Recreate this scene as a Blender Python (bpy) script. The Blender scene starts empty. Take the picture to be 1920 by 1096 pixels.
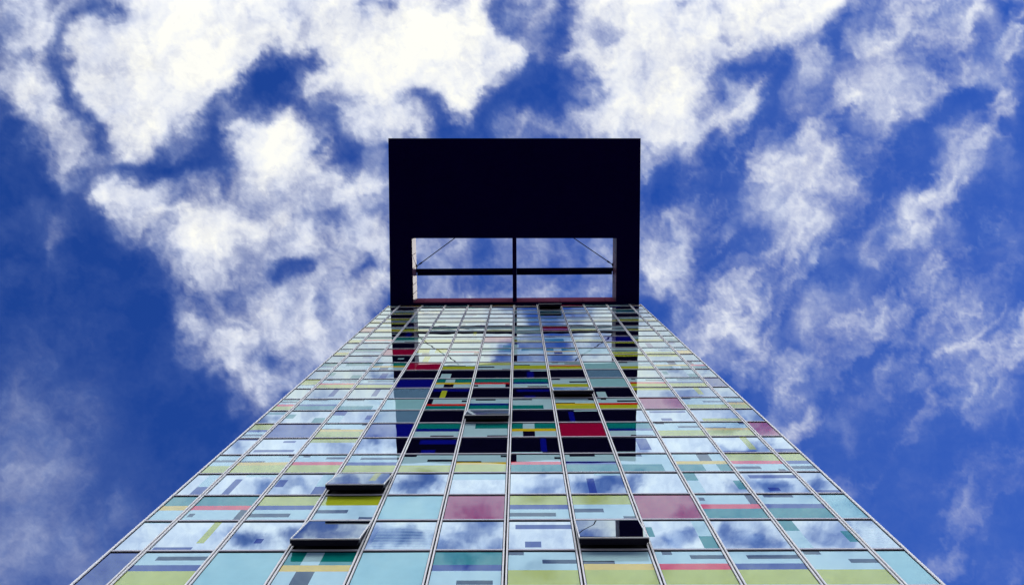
import bpy, bmesh, math, random, re
import numpy as np
from mathutils import Vector, Matrix

random.seed(7)
sc = bpy.context.scene
COL = sc.collection
rad = math.radians

# ------------------------------------------------------------------ camera model
EYE = 1.6
F = 1400.0
ROT = (rad(172.29878), rad(-0.49309), rad(0.41264))
PITCH, ROWH = 1.8, 1.71940
X0, S, HL0 = -0.37786, 8.82339, 17.48165          # facade centre line, facade distance, height of row line 0 above the eye
NCOL = 12
def rotm():
    rx, ry, rz = ROT
    return (Matrix.Rotation(rz, 3, 'Z') @ Matrix.Rotation(ry, 3, 'Y') @ Matrix.Rotation(rx, 3, 'X'))
RM = rotm()
def pix_dir(px, py):
    return RM @ Vector(((px - 960) / F, -(py - 548) / F, -1.0))
def pix_on_z(px, py, h):                              # point at height h above the eye
    d = pix_dir(px, py)
    return d * (h / d.z)

cam_d = bpy.data.cameras.new('camera')
cam = bpy.data.objects.new('camera', cam_d)
COL.objects.link(cam)
cam.location = (0, 0, EYE)
cam.rotation_euler = ROT
cam_d.sensor_width = 36
cam_d.lens = F / 1920 * 36
cam_d.clip_end = 20000
sc.camera = cam

# ------------------------------------------------------------------ materials
def new_mat(name):
    m = bpy.data.materials.new(name)
    m.use_nodes = True
    nt = m.node_tree
    nt.nodes.clear()
    out = nt.nodes.new('ShaderNodeOutputMaterial')
    return m, nt, out
def wave_bump(nt, strength=1.0, dist=0.003, scale=0.7):
    tc = nt.nodes.new('ShaderNodeTexCoord')
    oi = nt.nodes.new('ShaderNodeObjectInfo')
    mu = nt.nodes.new('ShaderNodeMath'); mu.operation = 'MULTIPLY'; mu.inputs[1].default_value = 97.0
    nt.links.new(oi.outputs['Random'], mu.inputs[0])
    no = nt.nodes.new('ShaderNodeTexNoise'); no.noise_dimensions = '4D'
    no.inputs['Scale'].default_value = scale
    no.inputs['Detail'].default_value = 1.0
    nt.links.new(tc.outputs['Object'], no.inputs['Vector'])
    nt.links.new(mu.outputs[0], no.inputs['W'])
    bu = nt.nodes.new('ShaderNodeBump')
    bu.inputs['Strength'].default_value = strength
    bu.inputs['Distance'].default_value = dist
    nt.links.new(no.outputs['Fac'], bu.inputs['Height'])
    return bu
def grime(nt, col, amount=0.10, scale=3.0):
    """slight uneven tone of a printed or painted surface"""
    tc = nt.nodes.new('ShaderNodeTexCoord')
    no = nt.nodes.new('ShaderNodeTexNoise'); no.inputs['Scale'].default_value = scale; no.inputs['Detail'].default_value = 4
    nt.links.new(tc.outputs['Object'], no.inputs['Vector'])
    mr = nt.nodes.new('ShaderNodeMapRange'); mr.inputs['To Min'].default_value = 1 - amount; mr.inputs['To Max'].default_value = 1 + amount
    nt.links.new(no.outputs['Fac'], mr.inputs['Value'])
    mx = nt.nodes.new('ShaderNodeVectorMath'); mx.operation = 'SCALE'
    mx.inputs[0].default_value = col[:3]
    nt.links.new(mr.outputs['Result'], mx.inputs['Scale'])
    return mx.outputs['Vector']
def print_mat(name, col, ior=1.6):
    """opaque enamel behind polished glass: both glass faces reflect, R = 2F / (1 + F)"""
    m, nt, out = new_mat(name)
    b = wave_bump(nt)
    d = nt.nodes.new('ShaderNodeBsdfDiffuse')
    nt.links.new(grime(nt, col, 0.08), d.inputs['Color'])
    g = nt.nodes.new('ShaderNodeBsdfGlossy'); g.inputs['Roughness'].default_value = 0.0
    fr = nt.nodes.new('ShaderNodeFresnel'); fr.inputs['IOR'].default_value = ior
    # bluish solar coating, neutral towards grazing angles
    tn = nt.nodes.new('ShaderNodeValToRGB'); te = tn.color_ramp.elements
    te[0].position, te[0].color = .09, (.52, .76, .98, 1)
    te[1].position, te[1].color = .36, (.94, 1.0, 1.0, 1)
    nt.links.new(fr.outputs[0], tn.inputs[0]); nt.links.new(tn.outputs[0], g.inputs['Color'])
    nt.links.new(b.outputs['Normal'], g.inputs['Normal']); nt.links.new(b.outputs['Normal'], fr.inputs['Normal'])
    a1 = nt.nodes.new('ShaderNodeMath'); a1.operation = 'ADD'; a1.inputs[1].default_value = 1.0
    m2 = nt.nodes.new('ShaderNodeMath'); m2.operation = 'MULTIPLY'; m2.inputs[1].default_value = 2.0
    dv = nt.nodes.new('ShaderNodeMath'); dv.operation = 'DIVIDE'
    nt.links.new(fr.outputs[0], a1.inputs[0]); nt.links.new(fr.outputs[0], m2.inputs[0])
    nt.links.new(m2.outputs[0], dv.inputs[0]); nt.links.new(a1.outputs[0], dv.inputs[1])
    mx = nt.nodes.new('ShaderNodeMixShader')
    nt.links.new(dv.outputs[0], mx.inputs['Fac']); nt.links.new(d.outputs[0], mx.inputs[1]); nt.links.new(g.outputs[0], mx.inputs[2])
    nt.links.new(mx.outputs[0], out.inputs[0])
    return m
def clear_mat(name, inside=(0.004, 0.004, 0.014), lo=0.66):
    """coated solar glass in front of a dark room: mirrors the sky"""
    m, nt, out = new_mat(name)
    b = wave_bump(nt)
    g = nt.nodes.new('ShaderNodeBsdfGlossy'); g.inputs['Roughness'].default_value = 0.0
    g.inputs['Color'].default_value = (0.80, 0.95, 1.0, 1)
    d = nt.nodes.new('ShaderNodeBsdfDiffuse')
    nt.links.new(grime(nt, inside, 0.25, 0.8), d.inputs['Color'])
    fr = nt.nodes.new('ShaderNodeFresnel'); fr.inputs['IOR'].default_value = 1.6
    mr = nt.nodes.new('ShaderNodeMapRange'); mr.inputs['To Min'].default_value = lo; mr.inputs['To Max'].default_value = 1.0
    nt.links.new(fr.outputs[0], mr.inputs['Value'])
    mx = nt.nodes.new('ShaderNodeMixShader')
    nt.links.new(b.outputs['Normal'], g.inputs['Normal'])
    nt.links.new(b.outputs['Normal'], fr.inputs['Normal'])
    nt.links.new(mr.outputs['Result'], mx.inputs['Fac'])
    nt.links.new(d.outputs[0], mx.inputs[1]); nt.links.new(g.outputs[0], mx.inputs[2])
    nt.links.new(mx.outputs[0], out.inputs[0])
    return m
def plain_mat(name, col, rough=0.5, metal=0.0, amount=0.08, scale=2.0, ior=1.5):
    m, nt, out = new_mat(name)
    p = nt.nodes.new('ShaderNodeBsdfPrincipled')
    nt.links.new(grime(nt, col, amount, scale), p.inputs['Base Color'])
    p.inputs['Roughness'].default_value = rough
    p.inputs['Metallic'].default_value = metal
    p.inputs['IOR'].default_value = ior
    nt.links.new(p.outputs[0], out.inputs[0])
    return m

MAT = {
    'P': print_mat('pale_print', (0.40, 0.60, 0.62)),
    'T': print_mat('teal_print', (0.003, 0.19, 0.16)),
    'L': print_mat('lime_print', (0.43, 0.48, 0.022)),
    'Y': print_mat('yellow_print', (0.66, 0.47, 0.008)),
    'R': print_mat('red_print', (0.66, 0.012, 0.008)),
    'B': print_mat('blue_print', (0.003, 0.005, 0.19)),
    'D': print_mat('dark_print', (0.004, 0.003, 0.013)),
    'M': print_mat('crimson_print', (0.33, 0.003, 0.035)),
    'A': print_mat('aqua_print', (0.27, 0.53, 0.54)),
    'G': print_mat('slate_print', (0.12, 0.23, 0.33)),
    'w': clear_mat('solar_glass'),
}
ALU = plain_mat('aluminium_frame', (0.72, 0.71, 0.71), 0.5, 0.0, 0.05, 1.0, 1.3)
LEDGE = plain_mat('grey_frame', (0.46, 0.45, 0.52), 0.5, 0.0, 0.05, 1.0, 1.3)
GASKET = plain_mat('black_gasket', (0.002, 0.002, 0.008), 0.7, ior=1.1)
DARKROOM = plain_mat('dark_backing', (0.006, 0.006, 0.012), 0.7)
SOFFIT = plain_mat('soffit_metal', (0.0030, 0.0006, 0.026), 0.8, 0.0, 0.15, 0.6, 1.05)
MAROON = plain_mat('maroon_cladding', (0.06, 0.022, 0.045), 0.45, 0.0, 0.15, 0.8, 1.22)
MAROON_DULL = plain_mat('maroon_panel', (0.10, 0.018, 0.05), 0.8, 0.0, 0.2, 0.8, 1.05)
STEEL = plain_mat('dark_steel', (0.004, 0.006, 0.02), 0.6, 0.0, ior=1.2)
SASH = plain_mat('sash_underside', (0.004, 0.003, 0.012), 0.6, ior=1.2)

# ------------------------------------------------------------------ mesh helpers
def box(bm, x0, x1, y0, y1, z0, z1, mi=0):
    v = [bm.verts.new(c) for c in ((x0,y0,z0),(x1,y0,z0),(x1,y1,z0),(x0,y1,z0),(x0,y0,z1),(x1,y0,z1),(x1,y1,z1),(x0,y1,z1))]
    for q in ((0,3,2,1),(4,5,6,7),(0,1,5,4),(1,2,6,5),(2,3,7,6),(3,0,4,7)):
        f = bm.faces.new([v[i] for i in q]); f.material_index = mi
def link(name, bm, mats, parent=None, loc=(0,0,0), rot=None):
    me = bpy.data.meshes.new(name)
    bm.to_mesh(me); bm.free()
    for m in (mats if isinstance(mats, (list, tuple)) else [mats]):
        me.materials.append(m)
    o = bpy.data.objects.new(name, me)
    COL.objects.link(o)
    o.location = loc
    if rot: o.rotation_euler = rot
    if parent: o.parent = parent
    return o
def bevel_box_obj(name, x0, x1, y0, y1, z0, z1, mat, parent, bev=0.01):
    bm = bmesh.new()
    box(bm, x0, x1, y0, y1, z0, z1)
    if bev:
        bmesh.ops.bevel(bm, geom=bm.edges[:], offset=bev, segments=1, affect='EDGES')
    return link(name, bm, mat, parent)
def tube(bm, p, q, r, n=8):
    p, q = Vector(p), Vector(q)
    d = (q - p).normalized()
    a = d.orthogonal().normalized(); b = d.cross(a)
    rings = []
    for c in (p, q):
        rings.append([bm.verts.new(c + r * (math.cos(t) * a + math.sin(t) * b)) for t in (2 * math.pi * i / n for i in range(n))])
    for i in range(n):
        bm.faces.new((rings[0][i], rings[0][(i+1) % n], rings[1][(i+1) % n], rings[1][i]))
    bm.faces.new(rings[0][::-1]); bm.faces.new(rings[1])

PRINTS = list('PTLYRBDMAGw')
PMATS = [MAT[c] for c in PRINTS]
def parse(s):
    out = []
    for t in s.split():
        c = t[0]
        r = [float(v) for v in t[1:].split(',')] if len(t) > 1 else [0, 1, 0, 1]
        out.append((c, *r))
    return out
def pane_into(bm, spec, w, h, ox=0.0, oy=0.0, oz=0.0, depth=0.03):
    """printed pane facing -Y, split into cells so that every printed field is its own face"""
    rects = parse(spec)
    xs = sorted({0.0, 1.0, *[v for r in rects for v in r[1:3]]})
    ys = sorted({0.0, 1.0, *[v for r in rects for v in r[3:5]]})
    V = {}
    def vert(i, j):
        if (i, j) not in V:
            V[(i, j)] = bm.verts.new((ox + (xs[i] - .5) * w, oy, oz + (.5 - ys[j]) * h))
        return V[(i, j)]
    for i in range(len(xs) - 1):
        for j in range(len(ys) - 1):
            cx, cy = (xs[i] + xs[i+1]) / 2, (ys[j] + ys[j+1]) / 2
            c = rects[0][0]
            for r in rects:
                if r[1] <= cx <= r[2] and r[3] <= cy <= r[4]:
                    c = r[0]
            f = bm.faces.new((vert(i, j), vert(i, j+1), vert(i+1, j+1), vert(i+1, j)))
            f.material_index = PRINTS.index(c)
    x0, x1, z0, z1 = ox - w/2, ox + w/2, oz - h/2, oz + h/2
    b = [bm.verts.new((x, oy + depth, z)) for x, z in ((x0, z0), (x1, z0), (x1, z1), (x0, z1))]
    a = [bm.verts.new((x, oy, z)) for x, z in ((x0, z0), (x1, z0), (x1, z1), (x0, z1))]
    di = PRINTS.index('D')
    for k in range(4):
        f = bm.faces.new((a[k], b[k], b[(k+1) % 4], a[(k+1) % 4])); f.material_index = di
    f = bm.faces.new(b[::-1]); f.material_index = di

# ------------------------------------------------------------------ pane patterns (from the top edge of each pane, left to right)
X1 = 'P T0,1,0,.39 P.25,.52,0,.39 Y0,1,.39,.58 D.25,.52,.58,1'
X2 = 'P D.5,.75,0,.4 Y0,1,.4,.58 T0,1,.58,1 P.5,.77,.58,1'
ROWS = {
-1: ['B', 'P D.24,1,.11,.235 B0,1,.375,.555 L0,1,.555,1', 'A', X1, 'A',
     'P T0,1,0,.39 B0,1,.39,.57 D.38,.89,.84,.96', 'P D0,.23,0,.1 D.5,1,.24,.36 L0,1,.55,1',
     'P D0,.46,.28,.37 Y0,1,.37,.55 L0,1,.55,1', 'P D.1,.25,0,.1 D.5,1,.11,.23 R0,1,.37,.55 L0,1,.55,1',
     'P D.24,1,.11,.23 B0,1,.37,.55 L0,1,.55,1', 'P D.02,.27,0,.1 D.6,1,.24,.36 L0,1,.55,1', 'A'],
0: ['w P0,1,.0,.03', 'w L.62,.74,0,.75 B.03,.63,.88,1', 'w B.42,.54,.6,.76', 'w',
    'BLIND', 'w', 'w B.1,1,.12,.28 B.25,.5,.72,.92', 'w', 'w T0,.1,.22,.57 P.78,1,0,.55 T.78,1,.55,1',
    'w', 'w T0,.24,0,.37 P0,.24,.37,1 T.87,1,.38,.76', 'BLINDS'],
1: ['P T0,1,0,.39 Y0,1,.39,.58', 'P T0,1,0,.39 R0,1,.39,.57 D.05,.15,.71,.85 D.87,1,.57,1',
    'P L0,1,0,.39 B0,1,.39,.57 D0,.68,.72,.87', 'P L0,1,0,.39 D0,.53,.58,.72 D.77,1,.87,.98', 'A', 'M',
    'P L0,1,0,.39 B0,1,.39,.58 D0,.78,.72,.87', 'P L0,1,0,.39 D0,.5,.56,.71 D.8,1,.87,1', 'M',
    'P D.03,.13,.1,.24 D.87,1,0,.39 R0,1,.39,.58 T0,1,.58,1', 'P D.1,.62,0,.1 B0,1,.39,.57 T0,1,.57,1', 'A'],
2: ['w P.5,1,0,.6 B.5,1,.6,1', 'w B.26,.4,.22,1 P.4,1,0,.12', 'w B.02,.18,.27,.62 P.78,1,0,.6 B.78,1,.6,1',
    'w L.68,.8,0,.7 B0,.6,.88,1', 'w', 'w P0,1,0,.3', 'w', 'w B.33,.47,.24,1 P.5,1,0,.1', 'w',
    'w T0,.23,0,.37 P0,.23,.37,1 T.86,1,.37,.8', 'w B.12,1,.1,.27 B.3,.5,.72,.88', 'w B0,1,.85,1'],
3: ['P D0,1,.25,.37 L0,1,.58,1', 'P D0,.5,.31,.38 D.9,1,0,.1 Y0,1,.38,.55 L0,1,.55,1',
    'P D.1,.25,0,.1 D.6,1,.1,.22 R0,1,.37,.55 L0,1,.55,1', 'P D.22,1,.14,.26 B0,1,.4,.58 L0,1,.58,1',
    'P D0,.25,0,.1 D.5,1,.26,.38 L0,1,.58,1', 'P D0,.5,.36,.42 D.88,1,.02,.13 Y0,1,.42,.56 L0,1,.56,1',
    'P D0,.11,0,.4 D.88,1,.14,.25 R0,1,.4,.57 T0,1,.57,1', 'P D.1,.62,0,.11 B0,1,.4,.57 T0,1,.57,1',
    'P D0,.48,0,.12 T0,.8,.57,1', X2, 'P L0,1,0,.4 R0,1,.4,.58 D0,.5,.71,.86 D.8,.94,.86,.97',
    'P L0,1,0,.4 B0,1,.4,.58 D0,1,.7,.86'],
4: ['w B0,1,0,.09', 'w B.5,.77,.12,.25 B.05,.9,.7,.85', 'w L0,1,0,.25', 'w', 'w B.2,1,.1,.38 B.3,.6,.75,.95', 'w',
    'w B.62,.75,0,.9 P0,.65,.9,1', 'w', 'w P0,.4,.9,1 B.5,.75,.05,.8', 'w', 'w L.6,.75,0,.8 B.02,.7,.88,1', 'w B0,1,.75,1'],
5: ['P L0,1,0,.4 B0,1,.4,.56 D0,1,.72,.86', 'B', 'P D0,.45,.33,.38 D.88,1,0,.12 Y0,1,.38,.56 L0,1,.56,1', 'B',
    'P T0,1,0,.37 B0,1,.37,.57 D.38,.9,.86,.97', 'P T.25,1,0,.37 D.55,1,.86,.97', X1, 'M',
    'P T0,1,0,.4 B0,1,.4,.57 D.45,.95,.86,.96', 'P D.05,.25,0,.1 D.52,1,.24,.38 L0,1,.55,1',
    'P D0,.5,.34,.4 D.88,1,0,.12 Y0,1,.4,.56 L0,1,.56,1', 'M'],
6: ['w T0,1,.1,.25', 'w T0,.2,.25,.6 T.72,1,.55,1', 'w B0,.3,0,.35 P0,.3,.35,1 B.85,1,.35,.7', 'G', 'w', 'w B.2,.5,.6,.9', 'w',
    'w P.42,1,0,.1 B.27,.4,.12,.95', 'w', 'w B.07,.95,.1,.25 B.25,.5,.7,.9', 'w L.12,1,.72,1', 'w'],
7: ['P D0,1,.13,.28 R0,1,.42,.6 L0,1,.6,1', 'P D.15,.65,.02,.12 B0,1,.43,.58 T0,1,.58,1', 'P D.05,.5,.02,.13 T0,.85,.6,1', 'A',
    'P D0,.12,0,.45 D.87,1,.12,.27 R0,1,.45,.62 T0,1,.62,1', 'P D.13,.65,.02,.14 B0,1,.42,.6 T0,1,.6,1',
    'P D0,.5,.02,.12 T0,.78,.6,1', 'P D0,.5,.38,.45 D.87,1,0,.15 Y0,1,.45,.62 L0,1,.62,1',
    'P D.1,.24,0,.12 D.5,1,.18,.32 R0,1,.42,.6 L0,1,.6,1', 'M', 'P D0,.25,0,.13 D.5,1,.28,.4 L0,1,.6,1',
    'P D0,1,.33,.42 Y0,1,.42,.6 L0,1,.6,1'],
8: ['w', 'w B.55,.7,0,.75', 'w B.6,.75,0,.75', 'G', 'w B0,1,.05,.3 L.25,.4,.2,1', 'w', 'w B.1,1,.12,.35 B.3,.6,.75,.95',
    'w', 'w P.05,.3,.4,1', 'w L0,1,0,.25', 'w L.55,.7,0,.7 B0,.6,.86,1', 'w'],
9: ['P L0,1,0,.55 D0,1,.58,.64', 'P D.1,.25,0,.1 D.5,1,.14,.26 R0,1,.4,.56 L0,1,.56,1', 'P D.2,1,.15,.28 B0,1,.42,.6 L0,1,.6,1', 'B',
    X1, 'P T0,1,0,.4 R0,1,.4,.58 D0,.12,.66,.84 D.88,1,.58,1', 'P T0,1,0,.37 B0,1,.37,.56 D.4,.95,.82,.95',
    'P D0,.25,0,.14 D.5,1,.3,.45 L0,1,.6,1', 'A', 'P D.1,.22,.03,.14 D.5,1,.15,.28 R0,1,.42,.6 L0,1,.6,1',
    'P D.3,1,.1,.22 B0,1,.4,.56 L0,1,.56,1', 'B'],
10: ['w', 'w T0,.15,.2,.6 T.7,1,.5,1', 'w B.45,.65,.3,1', 'w', 'w P.05,.35,.4,1', 'w', 'w B.4,.6,.2,1 P.5,1,0,.12', 'w', 'G', 'w',
     'w T.05,.2,.2,.6 P.75,1,0,.55 T.75,1,.55,1', 'w P0,1,.3,.4'],
11: ['P T0,1,0,.4 B0,1,.4,.55 D.1,.9,.8,.92', 'P T.2,1,0,.35 D.45,1,.85,1', X1, 'M', 'P D.1,1,.2,.28 D0,.7,.42,.5 L0,1,.5,1',
     'P L0,1,0,.35 D0,.5,.55,.7 D.75,1,.87,1', 'P D0,.5,.33,.42 L0,1,.42,1', 'P D.1,.3,0,.1 D.5,1,.15,.25 R0,1,.42,.55 L0,1,.55,1',
     'A', 'P D.03,.3,0,.12 D.6,1,.33,.45 L0,1,.58,1', 'P D.45,.7,0,.4 Y0,1,.4,.6 T0,1,.6,1 P.5,.75,.6,1', 'P D0,.3,0,.4 R0,1,.4,.6 T0,1,.6,1'],
12: ['w', 'w B.5,.8,.12,.28 B0,.9,.75,.9', 'w P.1,.3,.35,.5 P.6,.8,.35,.5', 'w L.35,.55,.1,1', 'w', 'w B.1,1,.1,.25 B.35,.6,.75,.9', 'w', 'w', 'w',
     'w L0,1,0,.25', 'w L0,1,0,.3', 'w B0,1,.85,1'],
13: ['P D0,1,.25,.33 Y0,1,.45,.6 L0,1,.6,1', 'P T0,1,0,.4 B0,1,.4,.5 D.4,1,.85,1', 'M', 'P L0,1,0,.6 P.4,.6,0,.6 D.2,.45,.62,.9',
     'P T0,1,0,.35 R0,1,.4,.55 D.85,1,.55,1', 'P T0,1,0,.4 B0,1,.4,.55 D.4,.9,.83,1', 'P T.25,1,0,.35 D.5,1,.85,1', X1, 'A',
     'P D0,1,.33,.48 L0,1,.6,1', 'P D.5,1,.28,.4 L0,1,.6,1', 'P D0,1,.3,.42 Y0,1,.45,1'],
14: ['w', 'w P.5,.8,.2,.4', 'w', 'w', 'w', 'w T.7,1,.5,1', 'w P0,.15,.3,1 B0,.15,0,.3', 'w B.7,.9,.3,.8', 'w P.3,.5,.2,.6', 'w L0,1,0,.2', 'w B.25,.45,.2,1', 'w B.0,.5,.1,.35'],
15: ['P L0,1,.4,1', 'P T0,1,0,.4 R0,1,.4,.62', 'P T0,1,0,.5 D.4,1,.8,1', 'P L0,1,.4,1', 'P D0,.8,.2,.35 L0,1,.5,1', 'M',
     'P D.2,1,.2,.35 B0,1,.45,.6 L0,1,.6,1', 'P T0,.7,.4,1 D0,.4,.05,.15', 'P D.3,1,.3,.42 L0,1,.55,1', 'B',
     'P D0,1,.4,.5 L0,1,.6,1', 'P T0,1,.4,1'],
17: ['M', 'P Y0,1,.4,.6 L0,1,.6,1', 'P D0,.6,.2,.4 L0,1,.4,1', 'P T0,1,.2,.6', 'P D0,.4,.3,.5', 'P L0,1,.6,1', 'A', 'M', 'P L0,1,.5,1', 'P D0,1,.4,.6', 'P B0,1,.4,.6 L0,1,.6,1', 'P D0,1,.3,.4'],
}
SP = [r for k in ROWS if k % 2 for r in ROWS[k]]
WI = [r for k in ROWS if k % 2 == 0 for r in ROWS[k] if not r.startswith('BLIND')]
for k in range(-11, 24):
    if k not in ROWS:
        rr = random.Random(100 + k)
        ROWS[k] = [rr.choice(SP) if k % 2 else rr.choice(WI) for _ in range(NCOL)]
ROWS[20][2] = ROWS[21][9] = 'A'
def blind(part):
    t = []
    for i in range(18):
        y = .04 + i * .053
        x0 = 0 if part else max(0, .12 - .004 * i)
        t.append(f'P{x0:.3f},1,{y:.3f},{y + .012:.3f}')
    return 'w ' + ' '.join(t)
ROWS[0][4] = blind(False)
ROWS[0][11] = blind(True)

OPEN = {(0, 3): 9.2, (0, 7): 9.6, (2, 3): 10.1, (6, 5): 9.6, (8, 7): 10.7, (22, 7): 15.0}

# ------------------------------------------------------------------ tower
tower = bpy.data.objects.new('tower', None)
COL.objects.link(tower)
tower.location = (X0, S, 0)
tower['label'] = 'tall glass office tower with multicoloured patchwork facade and dark overhanging roof frame'
tower['category'] = 'tower'
# local frame: x along the facade, y into the building, z up from the pavement
def zline(k): return EYE + HL0 + k * ROWH
ZTOP = zline(23.5)
WID = 11 * PITCH
DEPTH = 18.0
def colx(c):
    l = 0 if c == 0 else c - .5
    r = 11 if c == 11 else c + .5
    return (l - 5.5) * PITCH, (r - 5.5) * PITCH

# body behind the panes
bm = bmesh.new()
box(bm, -WID/2 + .03, WID/2 - .03, .06, DEPTH, 0, ZTOP - .02)
for s in (-1, 1):
    xa, xb = sorted((s * (WID/2 - .0295), s * (WID/2 - .002)))
    box(bm, xa, xb, -.028, .119, 0, ZTOP - .02, 1)
body = link('wall', bm, [DARKROOM, ALU], tower)
# glazed flanks and back: storey bands with their own frames
m, nt, out = new_mat('flank_glazing')
tc = nt.nodes.new('ShaderNodeTexCoord')
mp = nt.nodes.new('ShaderNodeMapping'); mp.inputs['Rotation'].default_value = (rad(90), 0, 0)
sp = nt.nodes.new('ShaderNodeSeparateXYZ'); cb = nt.nodes.new('ShaderNodeCombineXYZ')
ad = nt.nodes.new('ShaderNodeMath'); ad.operation = 'ADD'
nt.links.new(tc.outputs['Object'], sp.inputs[0])
nt.links.new(sp.outputs['X'], ad.inputs[0]); nt.links.new(sp.outputs['Y'], ad.inputs[1])
nt.links.new(ad.outputs[0], cb.inputs['X']); nt.links.new(sp.outputs['Z'], cb.inputs['Y'])
br = nt.nodes.new('ShaderNodeTexBrick')
br.offset = 0; br.inputs['Scale'].default_value = 1; br.inputs['Brick Width'].default_value = PITCH; br.inputs['Row Height'].default_value = ROWH
br.inputs['Mortar Size'].default_value = .04
br.inputs['Color1'].default_value = (.03, .05, .09, 1); br.inputs['Color2'].default_value = (.4, .55, .5, 1); br.inputs['Mortar'].default_value = (.7, .7, .7, 1)
pr = nt.nodes.new('ShaderNodeBsdfPrincipled'); pr.inputs['Roughness'].default_value = .05
nt.links.new(cb.outputs[0], br.inputs['Vector']); nt.links.new(br.outputs['Color'], pr.inputs['Base Color']); nt.links.new(pr.outputs[0], out.inputs[0])
FLANK = m
for s in (-1, 1):
    bm = bmesh.new()
    xa, xb = sorted((s * (WID/2 - .025), s * (WID/2 - .001)))
    box(bm, xa, xb, .12, DEPTH, 0, ZTOP - .03)
    link('side_glazing', bm, FLANK, tower)

# mullions
FL, GAP = .040, .044
for i, u in enumerate([0] + [.5 + k for k in range(11)] + [11]):
    x = (u - 5.5) * PITCH
    bm = bmesh.new()
    if u == 0: fl = [(x, x + .055)]; gk = [(x + .055, x + .085)]
    elif u == 11: fl = [(x - .055, x)]; gk = [(x - .085, x - .055)]
    else:
        fl = [(x - GAP/2 - FL, x - GAP/2), (x + GAP/2, x + GAP/2 + FL)]
        gk = [(x - GAP/2, x + GAP/2), (x - GAP/2 - FL - .012, x - GAP/2 - FL), (x + GAP/2 + FL, x + GAP/2 + FL + .012)]
    for a, b in fl:
        # one length per unit, with a hairline joint at each transom
        for k in range(-11, 24):
            z0, z1 = zline(k) - .02, min(zline(k + 1) - .026, ZTOP - .01)
            if z0 > 0.02: box(bm, a, b, -.035, .05, z0, z1, 0)
    for a, b in gk:
        box(bm, a + .0005, b - .0005, -.004, .055, .02, ZTOP - .012, 1)
    link('mullion', bm, [ALU, GASKET], tower)
# transoms
for k in range(-10, 24):
    z = zline(k)
    bm = bmesh.new()
    for c in range(NCOL):
        a, b = colx(c)
        ia = .09 if c == 0 else .07
        ib = .09 if c == 11 else .07
        box(bm, a + ia, b - ib, -.030, .052, z + .004, z + .062, 0)      # bottom rail of the unit above
        box(bm, a + ia, b - ib, -.006, .053, z - .05, z + .0035, 1)      # shadow joint
    link('transom', bm, [LEDGE, GASKET], tower)

# panes
rest = {0: bmesh.new(), 1: bmesh.new()}
rng = random.Random(11)
for k in range(-11, 24):
    for c in range(NCOL):
        a, b = colx(c)
        x0 = a + (.087 if c == 0 else .08)
        x1 = b - (.087 if c == 11 else .08)
        z0 = zline(k) + .064
        z1 = min(zline(k + 1) - .052, ZTOP - .03)
        if z0 < .1: continue
        w, h = x1 - x0, z1 - z0
        cx, cz = (x0 + x1) / 2, (z0 + z1) / 2
        spec = ROWS[k][c]
        kind = 'spandrel_panel' if k % 2 else 'window_pane'
        if (k, c) in OPEN:
            th = rad(OPEN[(k, c)])
            # awning window hinged along its top rail; sash, then its glass and stays
            bm = bmesh.new()
            W, Hh, dp = w + .10, h + .05, .17
            t = .026
            box(bm, -W/2, W/2, -.012, .02, -t, 0, 0)                       # front frame
            box(bm, -W/2, W/2, -.012, .02, -Hh, -Hh + t, 0)
            box(bm, -W/2, -W/2 + t, -.012, .02, -Hh + t, -t, 0)
            box(bm, W/2 - t, W/2, -.012, .02, -Hh + t, -t, 0)
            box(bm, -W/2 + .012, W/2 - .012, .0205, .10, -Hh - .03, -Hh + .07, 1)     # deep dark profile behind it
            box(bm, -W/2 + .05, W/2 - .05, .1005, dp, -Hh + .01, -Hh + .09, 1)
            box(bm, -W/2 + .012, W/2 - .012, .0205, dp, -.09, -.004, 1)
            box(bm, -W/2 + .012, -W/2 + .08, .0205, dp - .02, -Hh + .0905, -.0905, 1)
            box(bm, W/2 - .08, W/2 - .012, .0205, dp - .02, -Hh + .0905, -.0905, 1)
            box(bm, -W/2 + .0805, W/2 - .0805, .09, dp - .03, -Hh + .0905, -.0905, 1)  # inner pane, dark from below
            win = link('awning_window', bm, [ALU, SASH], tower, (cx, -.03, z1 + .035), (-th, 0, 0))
            bm = bmesh.new()
            pane_into(bm, spec, W - 2*t - .004, Hh - 2*t - .004, 0, 0, -Hh/2)
            link('window_pane', bm, PMATS, win)
            for s in (-1, 1):
                bm = bmesh.new()
                # stay arm: from the sash's lower corner back to the frame
                p0 = Vector((s * (W/2 - .09), .10, -Hh * .86))
                p1 = Vector((s * (W/2 - .09), .10 + math.sin(th) * Hh * .6, -Hh * .50))
                tube(bm, p0, p1, .014, 6)
                link('stay_arm', bm, ALU, win)
            # dark reveal around the opening
            continue
        if -1 <= k <= 14:
            bm = bmesh.new()
            pane_into(bm, spec, w, h)
            link(kind, bm, PMATS, tower, (cx, 0, cz), (rng.gauss(0, .0009), 0, rng.gauss(0, .0018)))
        else:
            pane_into(rest[k % 2], spec, w, h, cx, 0, cz)
for par, nm in ((0, 'window_pane'), (1, 'spandrel_panel')):
    o = link(nm, rest[par], PMATS, tower)
    o['kind'] = 'stuff'

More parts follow.
